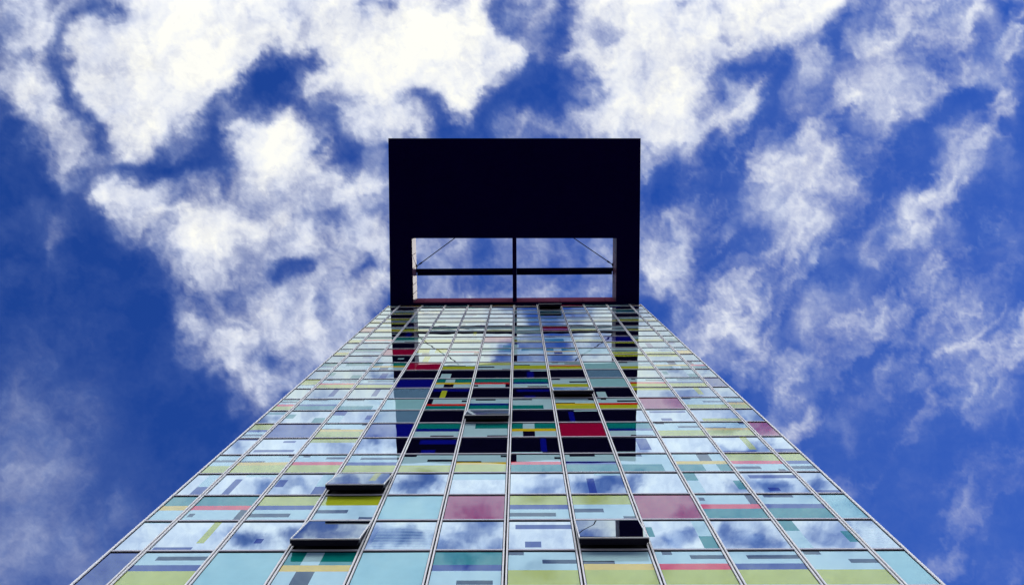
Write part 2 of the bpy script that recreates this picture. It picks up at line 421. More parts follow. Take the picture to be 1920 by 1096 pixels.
# ------------------------------------------------------------------ roof frame
HR = ZTOP - EYE
def loc(px, py, h=HR):
    p = pix_on_z(px, py, h)
    return p.x - X0, p.y - S
xl = (loc(728, 259)[0] + loc(731.7, 560)[0]) / 2
xr = (loc(1201, 259)[0] + loc(1198, 560)[0]) / 2
yf = loc(965, 259)[1]
oxl, oxr = loc(772.5, 500)[0], loc(1156.5, 500)[0]
oyf = loc(965, 446.5)[1]
oyb = loc(965, 566.8)[1]
by0, by1 = loc(965, 503)[1], loc(965, 515.5)[1]
bx0, bx1 = loc(961, 500)[0], loc(968.5, 500)[0]
TH = 2.3
Z0 = ZTOP
print('ROOF', xl, xr, yf, oxl, oxr, oyf, oyb, by0, by1, bx0, bx1)
bm = bmesh.new()
def ext(p, q):
    t = (DEPTH - p[1]) / (q[1] - p[1])
    return p[0] + (q[0] - p[0]) * t, DEPTH
fl_, fr_ = loc(728, 259.3), loc(1201.3, 259.3)
outer = [fl_, fr_, ext(fr_, loc(1198.4, 571)), ext(fl_, loc(731.7, 571))]
ofl, ofr = loc(772.5, 446.5), loc(1156.5, 446.5)
inner = [(oxl, ofl[1]), (oxr, ofr[1]), (oxr, oyb), (oxl, oyb)]
vo = [[bm.verts.new((x, y, z)) for x, y in outer] for z in (Z0, Z0 + TH)]
vi = [[bm.verts.new((x, y, z)) for x, y in inner] for z in (Z0, Z0 + TH)]
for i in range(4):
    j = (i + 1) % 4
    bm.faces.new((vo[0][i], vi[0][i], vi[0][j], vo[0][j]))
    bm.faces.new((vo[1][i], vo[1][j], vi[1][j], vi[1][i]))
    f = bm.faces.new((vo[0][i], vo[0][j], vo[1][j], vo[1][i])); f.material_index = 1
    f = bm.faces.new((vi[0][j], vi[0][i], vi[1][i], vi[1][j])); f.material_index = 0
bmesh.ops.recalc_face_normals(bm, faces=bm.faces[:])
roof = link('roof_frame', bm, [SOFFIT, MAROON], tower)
roof['label'] = 'dark overhanging roof frame with an open bay above the facade'
# cladding panels lining the open bay
def clad(x0, x1, y0, y1, mat=MAROON):
    bevel_box_obj('cladding_panel', x0, x1, y0, y1, Z0 + .03, Z0 + TH + .02, mat, roof, .006)
ys = [oyf + (oyb - oyf) * t for t in (0, .25, .46, .72, .86, 1)]
for i in range(5):
    clad(oxl + .002, oxl + .04, ys[i] + .015, ys[i+1] - .015)
    clad(oxr - .04, oxr - .002, ys[i] + .015, ys[i+1] - .015)
xs = [oxl + .05] + [(.5 + k - 5.5) * PITCH for k in range(1, 11) if oxl + .3 < (.5 + k - 5.5) * PITCH < oxr - .3] + [oxr - .05]
for i in range(len(xs) - 1):
    clad(xs[i] + .012, xs[i+1] - .012, oyb - .04, oyb - .002, MAROON_DULL)
# beams across the open bay: a pair of cross members near the top of the frame, one centre fin
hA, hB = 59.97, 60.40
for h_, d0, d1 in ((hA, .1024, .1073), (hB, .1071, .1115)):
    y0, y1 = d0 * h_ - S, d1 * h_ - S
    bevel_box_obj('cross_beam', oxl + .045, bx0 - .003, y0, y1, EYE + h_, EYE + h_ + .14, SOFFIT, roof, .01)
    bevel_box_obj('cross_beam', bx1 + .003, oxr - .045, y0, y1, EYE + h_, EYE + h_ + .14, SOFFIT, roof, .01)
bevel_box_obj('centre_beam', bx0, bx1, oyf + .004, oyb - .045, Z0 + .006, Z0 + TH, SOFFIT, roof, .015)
# tie cables with brackets
hz = Z0 + TH - .12
for (pa, pb) in (((780.5, 499.5), (853, 446)), ((1149.5, 496.5), (1075.5, 446))):
    a = loc(*pa, hz - EYE); b = loc(*pb, hz - EYE)
    t = (oyf + .003 - a[1]) / (b[1] - a[1])
    e = (a[0] + (b[0] - a[0]) * t, oyf + .003)
    bm = bmesh.new()
    tube(bm, (a[0], a[1], hz), (e[0], e[1], hz), .035)
    # turnbuckle
    A, B = Vector((a[0], a[1], hz)), Vector((e[0], e[1], hz))
    tube(bm, A + (B - A) * .08, A + (B - A) * .14, .065)
    link('tie_cable', bm, STEEL, roof)
    bm = bmesh.new()
    s = 1 if pa[0] < 960 else -1
    xa = oxl + .041 if s > 0 else oxr - .041
    v = [bm.verts.new(c) for z in (hz - .03, hz + .03) for c in ((xa, a[1] - .22, z), (xa, a[1] + .22, z), (a[0] + s * .1, a[1] + .02, z), (a[0] + s * .1, a[1] - .06, z))]
    for q in ((0,1,2,3),(7,6,5,4),(0,4,5,1),(1,5,6,2),(2,6,7,3),(3,7,4,0)):
        bm.faces.new([v[i] for i in q])
    bmesh.ops.recalc_face_normals(bm, faces=bm.faces[:])
    link('bracket', bm, STEEL, roof)

# ------------------------------------------------------------------ pavement
m, nt, out = new_mat('paving')
tc = nt.nodes.new('ShaderNodeTexCoord')
br = nt.nodes.new('ShaderNodeTexBrick'); br.inputs['Scale'].default_value = 1.2
br.inputs['Color1'].default_value = (.13, .13, .13, 1); br.inputs['Color2'].default_value = (.10, .10, .10, 1); br.inputs['Mortar'].default_value = (.12, .12, .12, 1)
br.inputs['Mortar Size'].default_value = .01
pr = nt.nodes.new('ShaderNodeBsdfPrincipled'); pr.inputs['Roughness'].default_value = .8
nt.links.new(tc.outputs['Object'], br.inputs['Vector']); nt.links.new(br.outputs['Color'], pr.inputs['Base Color']); nt.links.new(pr.outputs[0], out.inputs[0])
bm = bmesh.new()
q = [bm.verts.new(c) for c in ((-4000,-4000,0),(4000,-4000,0),(4000,4000,0),(-4000,4000,0))]
bm.faces.new(q)
g = link('pavement', bm, m)
g['kind'] = 'structure'

# ------------------------------------------------------------------ sky: cloud cover laid out by direction (x/z, y/z)
CX0, CY0, ST = -240, -760, 8
CW, CH = 300, 244
gx = CX0 + ST * (np.arange(CW) + .5); gy = CY0 + ST * (np.arange(CH) + .5)
GX, GY = np.meshgrid(gx, gy)
D = np.full((CH, CW), .10)
def blur(a, s):
    n = int(3 * s) + 1
    kx = np.exp(-.5 * (np.arange(-n, n + 1) / s) ** 2); kx /= kx.sum()
    for ax in (0, 1):
        pad = [(n, n) if i == ax else (0, 0) for i in (0, 1)]
        p = np.pad(a, pad, mode='edge')
        a = sum(kx[i] * (p[i:i + a.shape[0], :] if ax == 0 else p[:, i:i + a.shape[1]]) for i in range(2 * n + 1))
    return a
def inside(pts):
    r = np.zeros(GX.shape, bool)
    for (x1, y1), (x2, y2) in zip(pts, pts[1:] + pts[:1]):
        if y1 == y2: continue
        c = ((y1 > GY) != (y2 > GY)) & (GX < (x2 - x1) * (GY - y1) / (y2 - y1) + x1)
        r ^= c
    return r
def poly(v, soft, *c):
    global D
    pts = [(c[i], c[i+1]) for i in range(0, len(c), 2)]
    mk = blur(inside(pts).astype(float), max(soft / ST, .6))
    D = D * (1 - mk) + v * mk
def spot(v, x, y, rx, ry=None, ang=0):
    global D
    ry = ry or rx
    ca, sa = math.cos(rad(ang)), math.sin(rad(ang))
    dx, dy = GX - x, GY - y
    u, w = (dx * ca + dy * sa) / rx, (-dx * sa + dy * ca) / ry
    mk = np.exp(-(u * u + w * w) ** 1.3)
    D = D * (1 - mk) + v * mk
#SKY
poly(1.15, 60, -400,-1200, 2400,-1200, 2400,-600, -400,-600)  # unseen low sky, filled dense as an added glow for the facade
# region above the frame (seen only as reflection in the facade)
poly(.92, 40, -300,-560, 2300,-560, 2300,-20, -300,-20)
# top left streak
poly(.68, 10, -60,-60, 180,-30, 165,25, 122,45, 112,70, 108,100, 100,140, 110,180, 125,205, 155,225, 175,255, 200,310, 180,325, 150,325, 146,372, 125,345, 100,305, 60,245, 20,190, -60,130)
poly(.84, 14, 15,130, 85,165, 115,210, 140,270, 145,335, 105,290, 50,220)
spot(.3, 12, 38, 28); spot(.32, 45, 100, 26, 12, 20); spot(.42, 90, 15, 26); spot(.25, 0, 75, 14, 30); spot(.38, 160, 260, 20, 12); spot(.25, 155, 318, 18)
# big bright mass left and centre
poly(.90, 9, 232,-60, 222,40, 160,50, 135,75, 130,120, 140,150, 165,180, 175,215, 195,250, 220,298, 265,300, 290,285, 300,270, 340,255, 388,245, 402,210, 432,190, 470,142, 500,110, 520,102, 560,104, 578,86, 605,84, 612,110, 585,128, 545,134, 548,152, 568,172, 600,200, 640,235, 727,258, 800,258, 825,248, 800,222, 760,215, 735,190, 745,175, 790,178, 812,180, 825,195, 850,210, 880,205, 905,180, 920,155, 940,140, 985,120, 992,90, 985,75, 958,62, 930,45, 908,-60)
poly(1.0, 30, 300,10, 480,0, 500,60, 430,140, 330,190, 280,120)
poly(1.0, 26, 640,80, 800,20, 880,60, 900,120, 820,165, 700,175, 640,150)
spot(.62, 540, 45, 40, 34); spot(.7, 520, 12, 30, 14); spot(.36, 702, 14, 40, 16, -10); spot(.15, 730, 6, 12, 12)
spot(.72, 480, 60, 24); spot(.70, 260, 270, 26, 18); spot(.62, 250, 275, 14); spot(.68, 850, 18, 40, 14, 30)
spot(.55, 750, 195, 26, 14); spot(.62, 780, 215, 30, 12, 20); spot(.68, 690, 215, 40, 20); spot(.7, 930,100,30,22)
poly(.72, 14, 560,170, 640,170, 727,200, 727,262, 650,262, 600,215)
# blue gap below it
poly(.07, 7, 510,107, 535,112, 575,108, 585,92, 606,82, 606,98, 580,115, 574,128, 540,132, 545,150, 565,170, 560,185, 530,195, 500,200, 490,215, 470,220, 440,210, 430,196, 436,245, 440,265, 436,300, 440,330, 420,340, 375,340, 350,345, 310,335, 250,335, 210,318, 235,303, 275,304, 330,270, 380,257, 400,237, 405,207, 433,190, 463,152, 485,122)
spot(.42, 515, 190, 22, 10, 30); spot(.5, 322, 288, 16, 8); spot(.35, 345, 275, 30, 10); spot(.3, 555, 165, 26, 22); spot(.3, 480,205,30,8)
# puff right of the gap
poly(.80, 9, 430,198, 450,217, 480,224, 505,205, 545,201, 575,225, 600,255, 612,275, 608,300, 622,330, 640,345, 640,380, 432,376, 430,345, 442,330, 437,300, 441,270, 432,240)
poly(.90, 16, 470,270, 520,230, 560,240, 590,290, 560,330, 500,330)
spot(.12, 640, 290, 20, 13); spot(.25, 615, 305, 16, 8); spot(.3, 590, 225, 16, 8, 40); spot(.25, 625,215,16,30)
# long lower-left bank
poly(.66, 9, 186,372, 190,337, 215,326, 260,336, 340,346, 440,338, 560,345, 640,350, 727,262, 731,575, 640,650, 560,710, 480,765, 440,735, 400,716, 388,690, 365,702, 346,700, 350,640, 340,608, 330,588, 290,530, 255,480, 225,440, 200,405)
poly(.80, 12, 190,345, 300,345, 320,395, 330,450, 290,450, 260,440, 215,410, 192,375)
poly(.92, 16, 335,400, 400,380, 490,385, 480,430, 445,468, 412,505, 352,502, 318,445)
poly(.70, 10, 258,470, 300,500, 345,575, 370,600, 390,640, 375,655, 345,600, 300,540)
spot(.22, 338, 372, 24, 12, 20); spot(.45, 310, 420, 10, 30); spot(.30, 575, 392, 30, 12, 20); spot(.10, 628, 405, 22, 16); spot(.25, 600, 440, 20, 14, 60)
poly(.10, 6, 478,476, 512,491, 553,480, 582,493, 562,508, 550,536, 517,526, 502,506)
poly(.12, 7, 336,540, 366,546, 400,556, 406,590, 397,606, 380,580, 360,560)
spot(.22, 458, 555, 22, 30, -10); spot(.25, 405, 628, 10, 24); spot(.08, 512, 672, 40, 16, 10); spot(.28, 490, 640, 20, 9); spot(.28, 606, 575, 18, 30, 20)
spot(.22, 660, 420, 14, 20); spot(.3, 690, 310, 30, 20, 30); spot(.4, 650,325,22,10); spot(.35, 540, 590, 10, 16); spot(.3, 680, 500, 24, 12)
spot(.75, 530, 400, 40, 14, 30); spot(.75, 580, 440, 40, 16, 20); spot(.72, 500, 600, 40, 50, 20); spot(.68, 430, 650, 20, 50, -10); spot(.78, 690, 440, 40, 26); spot(.7, 700, 540, 30, 20)
spot(.3, 440, 590, 18, 36, 10); spot(.3, 375, 690, 12, 20); spot(.42, 590, 690, 40, 20); spot(.5, 640, 620, 40, 20)
spot(.2, 700,385,26,14,20); spot(.35, 655,385,20,10)
# wisps over the left blue
spot(.28, 73, 380, 22, 11, -20); spot(.36, 96, 462, 16, 40, 25); spot(.2, 148, 498, 18, 14); spot(.22, 142, 385, 12, 22); spot(.2, 125, 420, 14, 30); spot(.18, 110, 510, 30, 16)
spot(.05, 260, 560, 70, 120, -20); spot(.04, 330, 800, 90, 90)
spot(.17, 180, 640, 60, 50); spot(.20, 60, 650, 60, 60)
spot(.34, 0, 760, 90, 60); spot(.30, 90, 800, 90, 60); spot(.40, 30, 900, 80, 70); spot(.36, 110, 880, 60, 40, 40); spot(.44, 90, 1010, 120, 60); spot(.40, 10, 1060, 90, 60); spot(.36, 170, 1070, 70, 50); spot(.30, 220, 960, 60, 40); spot(.26, 170, 760, 40, 40)
spot(.5, 452, 738, 28, 14, 30); spot(.36, 478, 782, 14, 18); spot(.35, 428, 760, 16, 12); spot(.28, 500, 720, 20, 14); spot(.05, 400, 790, 30, 30)
# centre-top blue with puffs
poly(.09, 7, 905,-60, 945,-60, 955,35, 985,52, 1012,66, 1032,60, 1047,40, 1040,-40, 1052,10, 1063,30, 1061,60, 1055,100, 1050,125, 1060,137, 1080,104, 1100,105, 1120,150, 1116,172, 1110,190, 1090,195, 1060,210, 1040,218, 1020,237, 985,215, 945,208, 920,202, 910,215, 905,245, 925,262, 830,262, 815,225, 798,200, 788,180, 810,178, 830,196, 850,211, 880,206, 905,181, 920,156, 940,141, 985,121, 993,91, 985,76, 956,63, 930,46)
poly(.62, 9, 945,-40, 1038,-40, 1046,35, 1030,60, 1010,60, 985,48, 955,30)
spot(.45, 1000, 20, 30, 14, 20)
poly(.60, 7, 1002,80, 1024,84, 1034,118, 1038,140, 1024,143, 1004,125, 998,105)
spot(.42, 1045, 130, 22, 10); spot(.36, 945, 222, 24, 18, -20); spot(.3, 875, 238, 18, 12, 30); spot(.35, 950, 145, 26, 8, 20); spot(.28, 1080,165,30,14)
# right of centre mass
poly(.82, 9, 1056,-60, 1066,30, 1062,60, 1053,105, 1066,128, 1085,106, 1104,103, 1120,140, 1118,172, 1134,195, 1100,202, 1072,215, 1060,235, 1095,262, 1200,262, 1202,325, 1225,316, 1250,302, 1280,300, 1300,290, 1325,262, 1328,240, 1312,222, 1308,180, 1320,142, 1316,112, 1330,108, 1350,112, 1385,106, 1402,112, 1420,104, 1450,84, 1480,80, 1520,86, 1553,76, 1560,30, 1575,-60)
poly(.90, 26, 1130,20, 1280,30, 1300,150, 1290,260, 1180,240, 1130,130)
poly(.74, 9, 942,262, 955,230, 980,220, 1000,234, 1022,240, 1050,225, 1056,262)
spot(.45, 1105, 125, 16, 16); spot(.35, 1130, 168, 10, 20); spot(.5, 1135, 60, 26, 20); spot(.35, 1274, 14, 14, 24); spot(.4, 1222, 26, 14, 8); spot(.55, 1350, 70, 26, 18); spot(.45, 1285, 68, 14); spot(.4, 1340, 18, 22, 16)
spot(.55, 1070, 240, 12, 20); spot(.48, 1240, 280, 30, 16); spot(.9, 1440, 25, 70, 24, 10); spot(.55, 1410, 90, 16, 10); spot(.6, 1520, 60, 20, 10)
# gap right of it
poly(.10, 7, 1340,112, 1402,112, 1450,82, 1492,86, 1482,102, 1466,150, 1470,185, 1466,210, 1461,240, 1432,255, 1430,275, 1406,287, 1400,302, 1420,320, 1400,332, 1372,350, 1362,375, 1202,420, 1202,330, 1225,318, 1252,303, 1280,300, 1302,292, 1330,268, 1330,240, 1312,226, 1326,226, 1356,251, 1390,258, 1410,236, 1430,216, 1420,190, 1418,150, 1425,130, 1385,142, 1355,130)
poly(.74, 8, 1318,150, 1342,137, 1382,142, 1424,131, 1414,155, 1419,188, 1427,215, 1409,236, 1390,256, 1358,250, 1326,224, 1312,190)
spot(.22, 1345, 170, 22, 18, 40); spot(.45, 1385, 175, 20, 20); spot(.6, 1410,150,14,10)
spot(.3, 1300, 330, 26, 18); spot(.3, 1225, 340, 20, 14); spot(.32, 1450, 130, 10, 14)
# gap to the right top
poly(.10, 7, 1572,20, 1602,9, 1640,-40, 1650,0, 1630,16, 1602,30, 1590,50, 1577,60, 1570,110, 1562,120, 1552,82, 1558,50)
# right clouds
poly(.54, 12, 1600,15, 1660,-40, 1860,-40, 1872,60, 1920,100, 1920,240, 1860,230, 1840,155, 1780,152, 1740,180, 1690,230, 1600,230, 1560,220, 1590,120, 1580,70)
poly(.70, 10, 1592,62, 1622,46, 1650,60, 1680,86, 1676,122, 1702,132, 1742,122, 1770,150, 1748,178, 1718,204, 1690,220, 1630,226, 1612,214, 1622,180, 1604,140, 1596,90)
poly(.82, 14, 1600,80, 1630,55, 1660,85, 1655,180, 1650,210, 1620,205, 1625,150)
poly(.60, 9, 1482,102, 1522,92, 1560,122, 1592,142, 1610,180, 1600,202, 1560,210, 1522,228, 1492,212, 1466,182, 1468,150)
poly(.72, 9, 1430,290, 1498,255, 1500,228, 1532,232, 1546,270, 1580,290, 1592,330, 1600,372, 1384,372, 1400,335, 1422,316)
spot(.74, 1505, 135, 24, 30); spot(.4, 1545, 175, 20, 30); spot(.15, 1583, 218, 26, 12, 15); spot(.3, 1530, 205, 20, 8, 30); spot(.5, 1650, 255, 50, 16); spot(.4, 1580, 255, 30, 14)
spot(.62, 1795, 45, 40, 18, -15); spot(.22, 1745, 25, 40, 10, -30); spot(.22, 1730, 82, 26, 10, 10); spot(.5, 1680, 20, 30, 16); spot(.28, 1660, 38, 10, 20); spot(.55, 1860, 90, 24, 14)
spot(.18, 1830, 95, 12, 26, -10); spot(.5, 1900, 55, 14, 20); spot(.04, 1895, 18, 40, 30); spot(.48, 1870, 170, 26, 14); spot(.22, 1900, 145, 24, 20); spot(.35, 1760, 130, 40, 12)
poly(.07, 7, 1724,198, 1780,156, 1840,156, 1856,186, 1846,226, 1792,226, 1722,238, 1708,262, 1702,248)
spot(.4, 1760, 195, 20, 12, -30)
poly(.08, 8, 1600,236, 1640,240, 1706,265, 1752,272, 1766,300, 1742,332, 1652,348, 1640,312, 1590,296, 1560,240)
spot(.42, 1640,245,34,14); spot(.36, 1610, 280, 26, 12, -20); spot(.34, 1700, 292, 20, 10); spot(.3, 1670, 262, 24, 10)
poly(.55, 12, 1752,236, 1800,226, 1862,226, 1872,272, 1842,300, 1832,372, 1762,372, 1772,322)
spot(.42, 1890, 300, 30, 40); spot(.2, 1862, 290, 12, 12); spot(.4, 1900, 220, 30, 16); spot(.22, 1895, 345, 30, 20)
# clouds beside the roof frame, right
poly(.60, 11, 1202,422, 1250,402, 1300,372, 1332,382, 1322,420, 1342,470, 1332,530, 1282,560, 1202,548)
spot(.18, 1250, 448, 14, 18, -20); spot(.12, 1235, 385, 30, 16, -10); spot(.62, 1305, 405, 12, 24, 20); spot(.6, 1240, 500, 26, 22); spot(.5, 1370, 430, 24, 10, 30)
poly(.58, 11, 1370,368, 1600,368, 1582,410, 1540,442, 1512,455, 1516,475, 1500,482, 1452,452, 1432,412, 1382,402)
poly(.68, 12, 1452,385, 1530,370, 1536,420, 1500,450, 1450,440)
spot(.35, 1445, 400, 16, 8); spot(.40, 1430, 466, 36, 12, 20); spot(.32, 1478, 512, 10, 24, 15); spot(.38, 1550, 476, 20, 14); spot(.15, 1340, 500, 16, 40)
poly(.50, 14, 1592,470, 1640,410, 1700,382, 1762,366, 1792,400, 1792,450, 1762,490, 1732,522, 1692,497, 1652,502, 1592,497)
spot(.56, 1712, 420, 22, 44, 15); spot(.07, 1655, 376, 26, 12); spot(.1, 1600, 420, 26, 18, -30); spot(.22, 1660, 440, 14, 30)
spot(.55, 1640, 485, 20, 12)
poly(.48, 14, 1490,585, 1532,532, 1602,540, 1662,560, 1672,590, 1632,632, 1592,652, 1542,652, 1512,672, 1484,622)
spot(.54, 1560, 590, 40, 30); spot(.2, 1550, 660, 20, 10)
poly(.54, 14, 1230,600, 1330,600, 1402,585, 1452,612, 1472,662, 1482,692, 1422,692, 1382,722, 1340,690)
spot(.55, 1340, 660, 40, 30); spot(.22, 1385, 670, 20, 24); spot(.38, 1410, 560, 14, 30, 10); spot(.2, 1320, 590, 30, 16); spot(.5, 1350, 695, 20, 16)
spot(.18, 1400, 530, 60, 50); spot(.10, 1720, 560, 50, 30); spot(.34, 1860, 620, 50, 60); spot(.3, 1800, 590, 26, 40); spot(.3, 1830, 690, 60, 40); spot(.34, 1690, 710, 50, 20, 10); spot(.26, 1880, 450, 40, 60); spot(.34, 1850, 530, 50, 30); spot(.15, 1680, 650, 40, 30)
spot(.12, 1450, 750, 50, 40); spot(.2, 1410, 735, 14, 14); spot(.24, 1455, 790, 22, 16)
spot(.42, 1600, 760, 40, 24, -30); spot(.46, 1572, 800, 18, 26); spot(.4, 1545, 785, 26, 10, -30); spot(.32, 1580, 835, 14, 20); spot(.4, 1640, 745, 30, 16)
spot(.36, 1740, 775, 40, 16, -20); spot(.44, 1860, 750, 60, 26); spot(.40, 1830, 790, 30, 16); spot(.3, 1740, 810, 40, 16); spot(.28, 1735, 840, 14, 20)
spot(.22, 1710, 900, 26, 26); spot(.24, 1760, 920, 60, 30, 40); spot(.28, 1810, 960, 50, 40, 30); spot(.32, 1850, 1000, 50, 30); spot(.28, 1780, 980, 30, 20); spot(.38, 1750, 1060, 50, 30); spot(.36, 1880, 1050, 50, 40); spot(.3, 1840, 870, 50, 24); spot(.14, 1660, 880, 50, 40)
spot(.05, 1610, 930, 50, 60); spot(.24, 1630, 950, 14, 14); spot(.06, 1640, 840, 30, 16)
# sky in the open bay of the roof
poly(.24, 20, 735,265, 1198,265, 1198,440, 735,440)
poly(.42, 12, 770,440, 1160,440, 1160,575, 770,575)
spot(.55, 800, 470, 34, 30, 20); spot(.52, 850, 455, 40, 12); spot(.10, 900, 478, 34, 26); spot(.45, 950, 470, 20, 26); spot(.4, 1000, 460, 30, 14); spot(.34, 1080, 475, 60, 26); spot(.5, 1140, 460, 16, 30)
spot(.45, 850, 540, 50, 26); spot(.55, 910, 545, 30, 20); spot(.2, 900, 525, 20, 8); spot(.62, 1000, 545, 34, 18); spot(.25, 1060, 535, 14, 20); spot(.5, 1110, 540, 30, 20)
# patches mirrored by the facade: given at the pane in which they show
def mirror(px, py):
    d = pix_dir(px, py)
    e = RM.transposed() @ Vector((d.x, -d.y, d.z))
    return 960 + F * e.x / -e.z, 548 - F * e.y / -e.z
def rspot(v, px, py, rx, ry):
    x, y = mirror(px, py)
    spot(.6 * v + .14, x, y, rx * .9, ry * 1.2)
for a in ((.15,470,1000,40,18),(.3,430,990,30,12),(.45,560,990,40,20),(.15,760,1000,50,14),(.35,700,985,40,14),(.2,840,1010,24,24),(.42,880,985,40,12),(.3,920,1020,30,12),
          (.12,1250,1022,34,16),(.3,1300,1005,30,14),(.22,1370,995,20,20),(.2,1420,1000,26,24),(.35,1460,1015,30,14),(.62,1560,1000,60,24),(.3,1400,1015,40,12),
          (.18,515,910,34,14),(.3,560,895,24,10),(.12,660,900,60,14),(.25,790,905,50,20),(.18,760,920,30,12),(.08,998,921,24,9),(.3,1040,920,24,10),(.10,1130,905,46,20),(.15,1180,905,14,20),
          (.2,1440,905,50,14),(.3,1390,910,24,12),(.15,1530,900,30,20),(.4,1620,950,40,16),
          (.2,455,835,20,10),(.2,650,838,30,10),(.28,700,828,30,14),(.35,770,830,50,12),(.15,1360,840,40,8),(.12,1430,835,40,14),(.3,1210,835,24,12),
          (.15,490,780,30,8),(.1,1370,780,50,14),(.1,1440,780,30,14),(.3,690,785,36,8),(.45,590,785,20,6),
          (.3,590,742,20,6),(.3,700,740,30,6),(.35,1280,740,30,6),(.3,1370,742,24,6),(.35,1240,740,24,5),
          (.2,860,1040,30,10),(.25,1020,885,20,8),(.4,660,950,40,14),(.25,900,950,24,20),(.3,1300,955,30,14),(.35,1020,1060,40,14),(.3,1240,1070,40,14)):
    rspot(*a)
#ENDSKY
def bil(x, y):
    i = np.clip((x - CX0) / ST - .5, 0, CW - 1.001); j = np.clip((y - CY0) / ST - .5, 0, CH - 1.001)
    i0 = i.astype(int); j0 = j.astype(int); fx = i - i0; fy = j - j0
    return (D[j0, i0] * (1-fx) + D[j0, i0+1] * fx) * (1-fy) + (D[j0+1, i0] * (1-fx) + D[j0+1, i0+1] * fx) * fy
PR = np.random.RandomState(5)
PERM = PR.permutation(512); PERM = np.concatenate([PERM, PERM])
ANG = PR.rand(512) * 2 * np.pi
def perlin(x, y):
    xi = np.floor(x).astype(int); yi = np.floor(y).astype(int); xf = x - xi; yf = y - yi
    u = xf * xf * xf * (xf * (xf * 6 - 15) + 10); v = yf * yf * yf * (yf * (yf * 6 - 15) + 10)
    def g(ox, oy):
        h = PERM[(PERM[(xi + ox) & 511] + yi + oy) & 511]
        return np.cos(ANG[h]) * (xf - ox) + np.sin(ANG[h]) * (yf - oy)
    return (g(0,0) * (1-u) + g(1,0) * u) * (1-v) + (g(0,1) * (1-u) + g(1,1) * u) * v
def fbm(x, y, f, octv, rough=.55, off=0.0):
    r, am = 0, 1.0
    for o in range(octv):
        r = r + am * perlin(x * f + off + 17.3 * o, y * f - off + 9.1 * o)
        am *= rough; f *= 2.03
    return r
inner = lambda lo, hi, n: np.linspace(lo, hi, n)
tail = np.array([.02, .05, .09, .15, .24, .36, .52, .75, 1.1, 1.6, 2.3])
AX = np.concatenate([(-.84 - tail)[::-1], inner(-.84, .84, 700), .84 + tail])
BX = np.concatenate([(-.60 - tail)[::-1], inner(-.60, .60, 500), .60 + tail])
AA, BB = np.meshgrid(AX, BX)
RT = np.array(RM.transposed())
DIR = np.stack([AA, BB, np.ones_like(AA)], -1)
E3 = DIR @ RT.T
zz = np.minimum(E3[..., 2], -.15)
PX = 960 + F * E3[..., 0] / -zz; PY = 548 - F * E3[..., 1] / -zz
# edges pulled into wisps by turbulence, thin streaky veils, then billows
WX = fbm(PX, PY, 1/130, 7, .62, 3.3) * 36; WY = fbm(PX, PY, 1/130, 7, .62, 41.7) * 36
D = blur(D, 1.25)
base = bil(PX + WX, PY + WY)
ca, sa = math.cos(rad(-52)), math.sin(rad(-52))
SU, SV = PX * ca + PY * sa, -PX * sa + PY * ca
veil = fbm(SU + WX * 1.2, (SV + WY * 1.2) * 2.1, 1/260, 7, .62, 300.1)
wv = .14 + .58 / (1 + np.exp(-(PX - 1230) / 60)) - .08 / (1 + np.exp((PX - 380) / 60)) / (1 + np.exp(-(PY - 380) / 60))
wv = np.where(PY < -40, .04, wv)
base = base + np.maximum(veil + .10, -.05) * wv * np.clip(1.2 - base, 0, 1)
base = base + .05 * np.exp(-(((PX - 1000) / 620) ** 2 + ((PY - 330) / 420) ** 2))
bill = fbm(PX + WX * .8, PY + WY * .8, 1/120, 8, .64, 77.7)
ridge = .28 - np.abs(fbm(PX + WX * .6, PY + WY * .6, 1/90, 6, .6, 160.9))
am = np.interp(base, [0, .1, .35, .55, .8, 1.0], [.04, .09, .28, .44, .36, .20])
am = np.where(PY < -20, am * .6, am)
base = base + .07 / (1 + np.exp(-(PX - 1420) / 70)) / (1 + np.exp(-(PY - 380) / 80))
base = np.where(PY < -40, np.maximum(base, .20), base) + .035 * fbm(PX, PY, 1/420, 3, .5, 500.2)
dens = base + (bill + .45 * ridge) * am
wlr = 1 / (1 + np.exp(-(PX - 1500) / 50)) / (1 + np.exp(-(PY - 790) / 50))
wr = 1 / (1 + np.exp(-(PX - 1330) / 60)) / (1 + np.exp(-(PY - 40) / 60))
dens = dens + (.40 + (dens - .40) * .72 - dens) * wr
wll = 1 / (1 + np.exp((PX - 330) / 40)) / (1 + np.exp(-(PY - 700) / 50))
dens = dens + (bil(PX, PY) - dens) * .55 * wll
dens = dens + .07 * wll
dens = dens * (1 - .50 * wlr) + .09 * wlr
shade = .50 * dens + .50 * base + fbm(SU + WX * 1.5, (SV + WY * 1.5) * 1.5, 1/110, 6, .60, 120.3) * .18 + .04
shade = shade * .93 - .16 / (1 + np.exp((PY + 60) / 25))
gain = 1 + .50 / (1 + np.exp((PY + 60) / 25)) + 5.0 / (1 + np.exp((PY + 640) / 25)) / (1 + np.exp(-(BB + 1.25) / .06))  # unseen sky brightened: stronger pane reflections, plus an added fill band lighting the facade
gain = gain * (1 - .8 / (1 + np.exp((BB + 1.4) / .08)))  # lowest unseen sky dimmed so the upper rows stay dark
SR = 3000.0
nrm = np.sqrt(AA**2 + BB**2 + 1)
VV = np.stack([AA / nrm * SR, BB / nrm * SR, SR / nrm], -1).reshape(-1, 3)
nb, na = AA.shape
idx = np.arange(na * nb).reshape(nb, na)
Q = np.stack([idx[:-1, :-1], idx[1:, :-1], idx[1:, 1:], idx[:-1, 1:]], -1).reshape(-1, 4)
me = bpy.data.meshes.new('sky')
me.vertices.add(len(VV)); me.vertices.foreach_set('co', VV.astype(np.float32).ravel())
me.loops.add(Q.size); me.loops.foreach_set('vertex_index', Q.astype(np.int32).ravel())
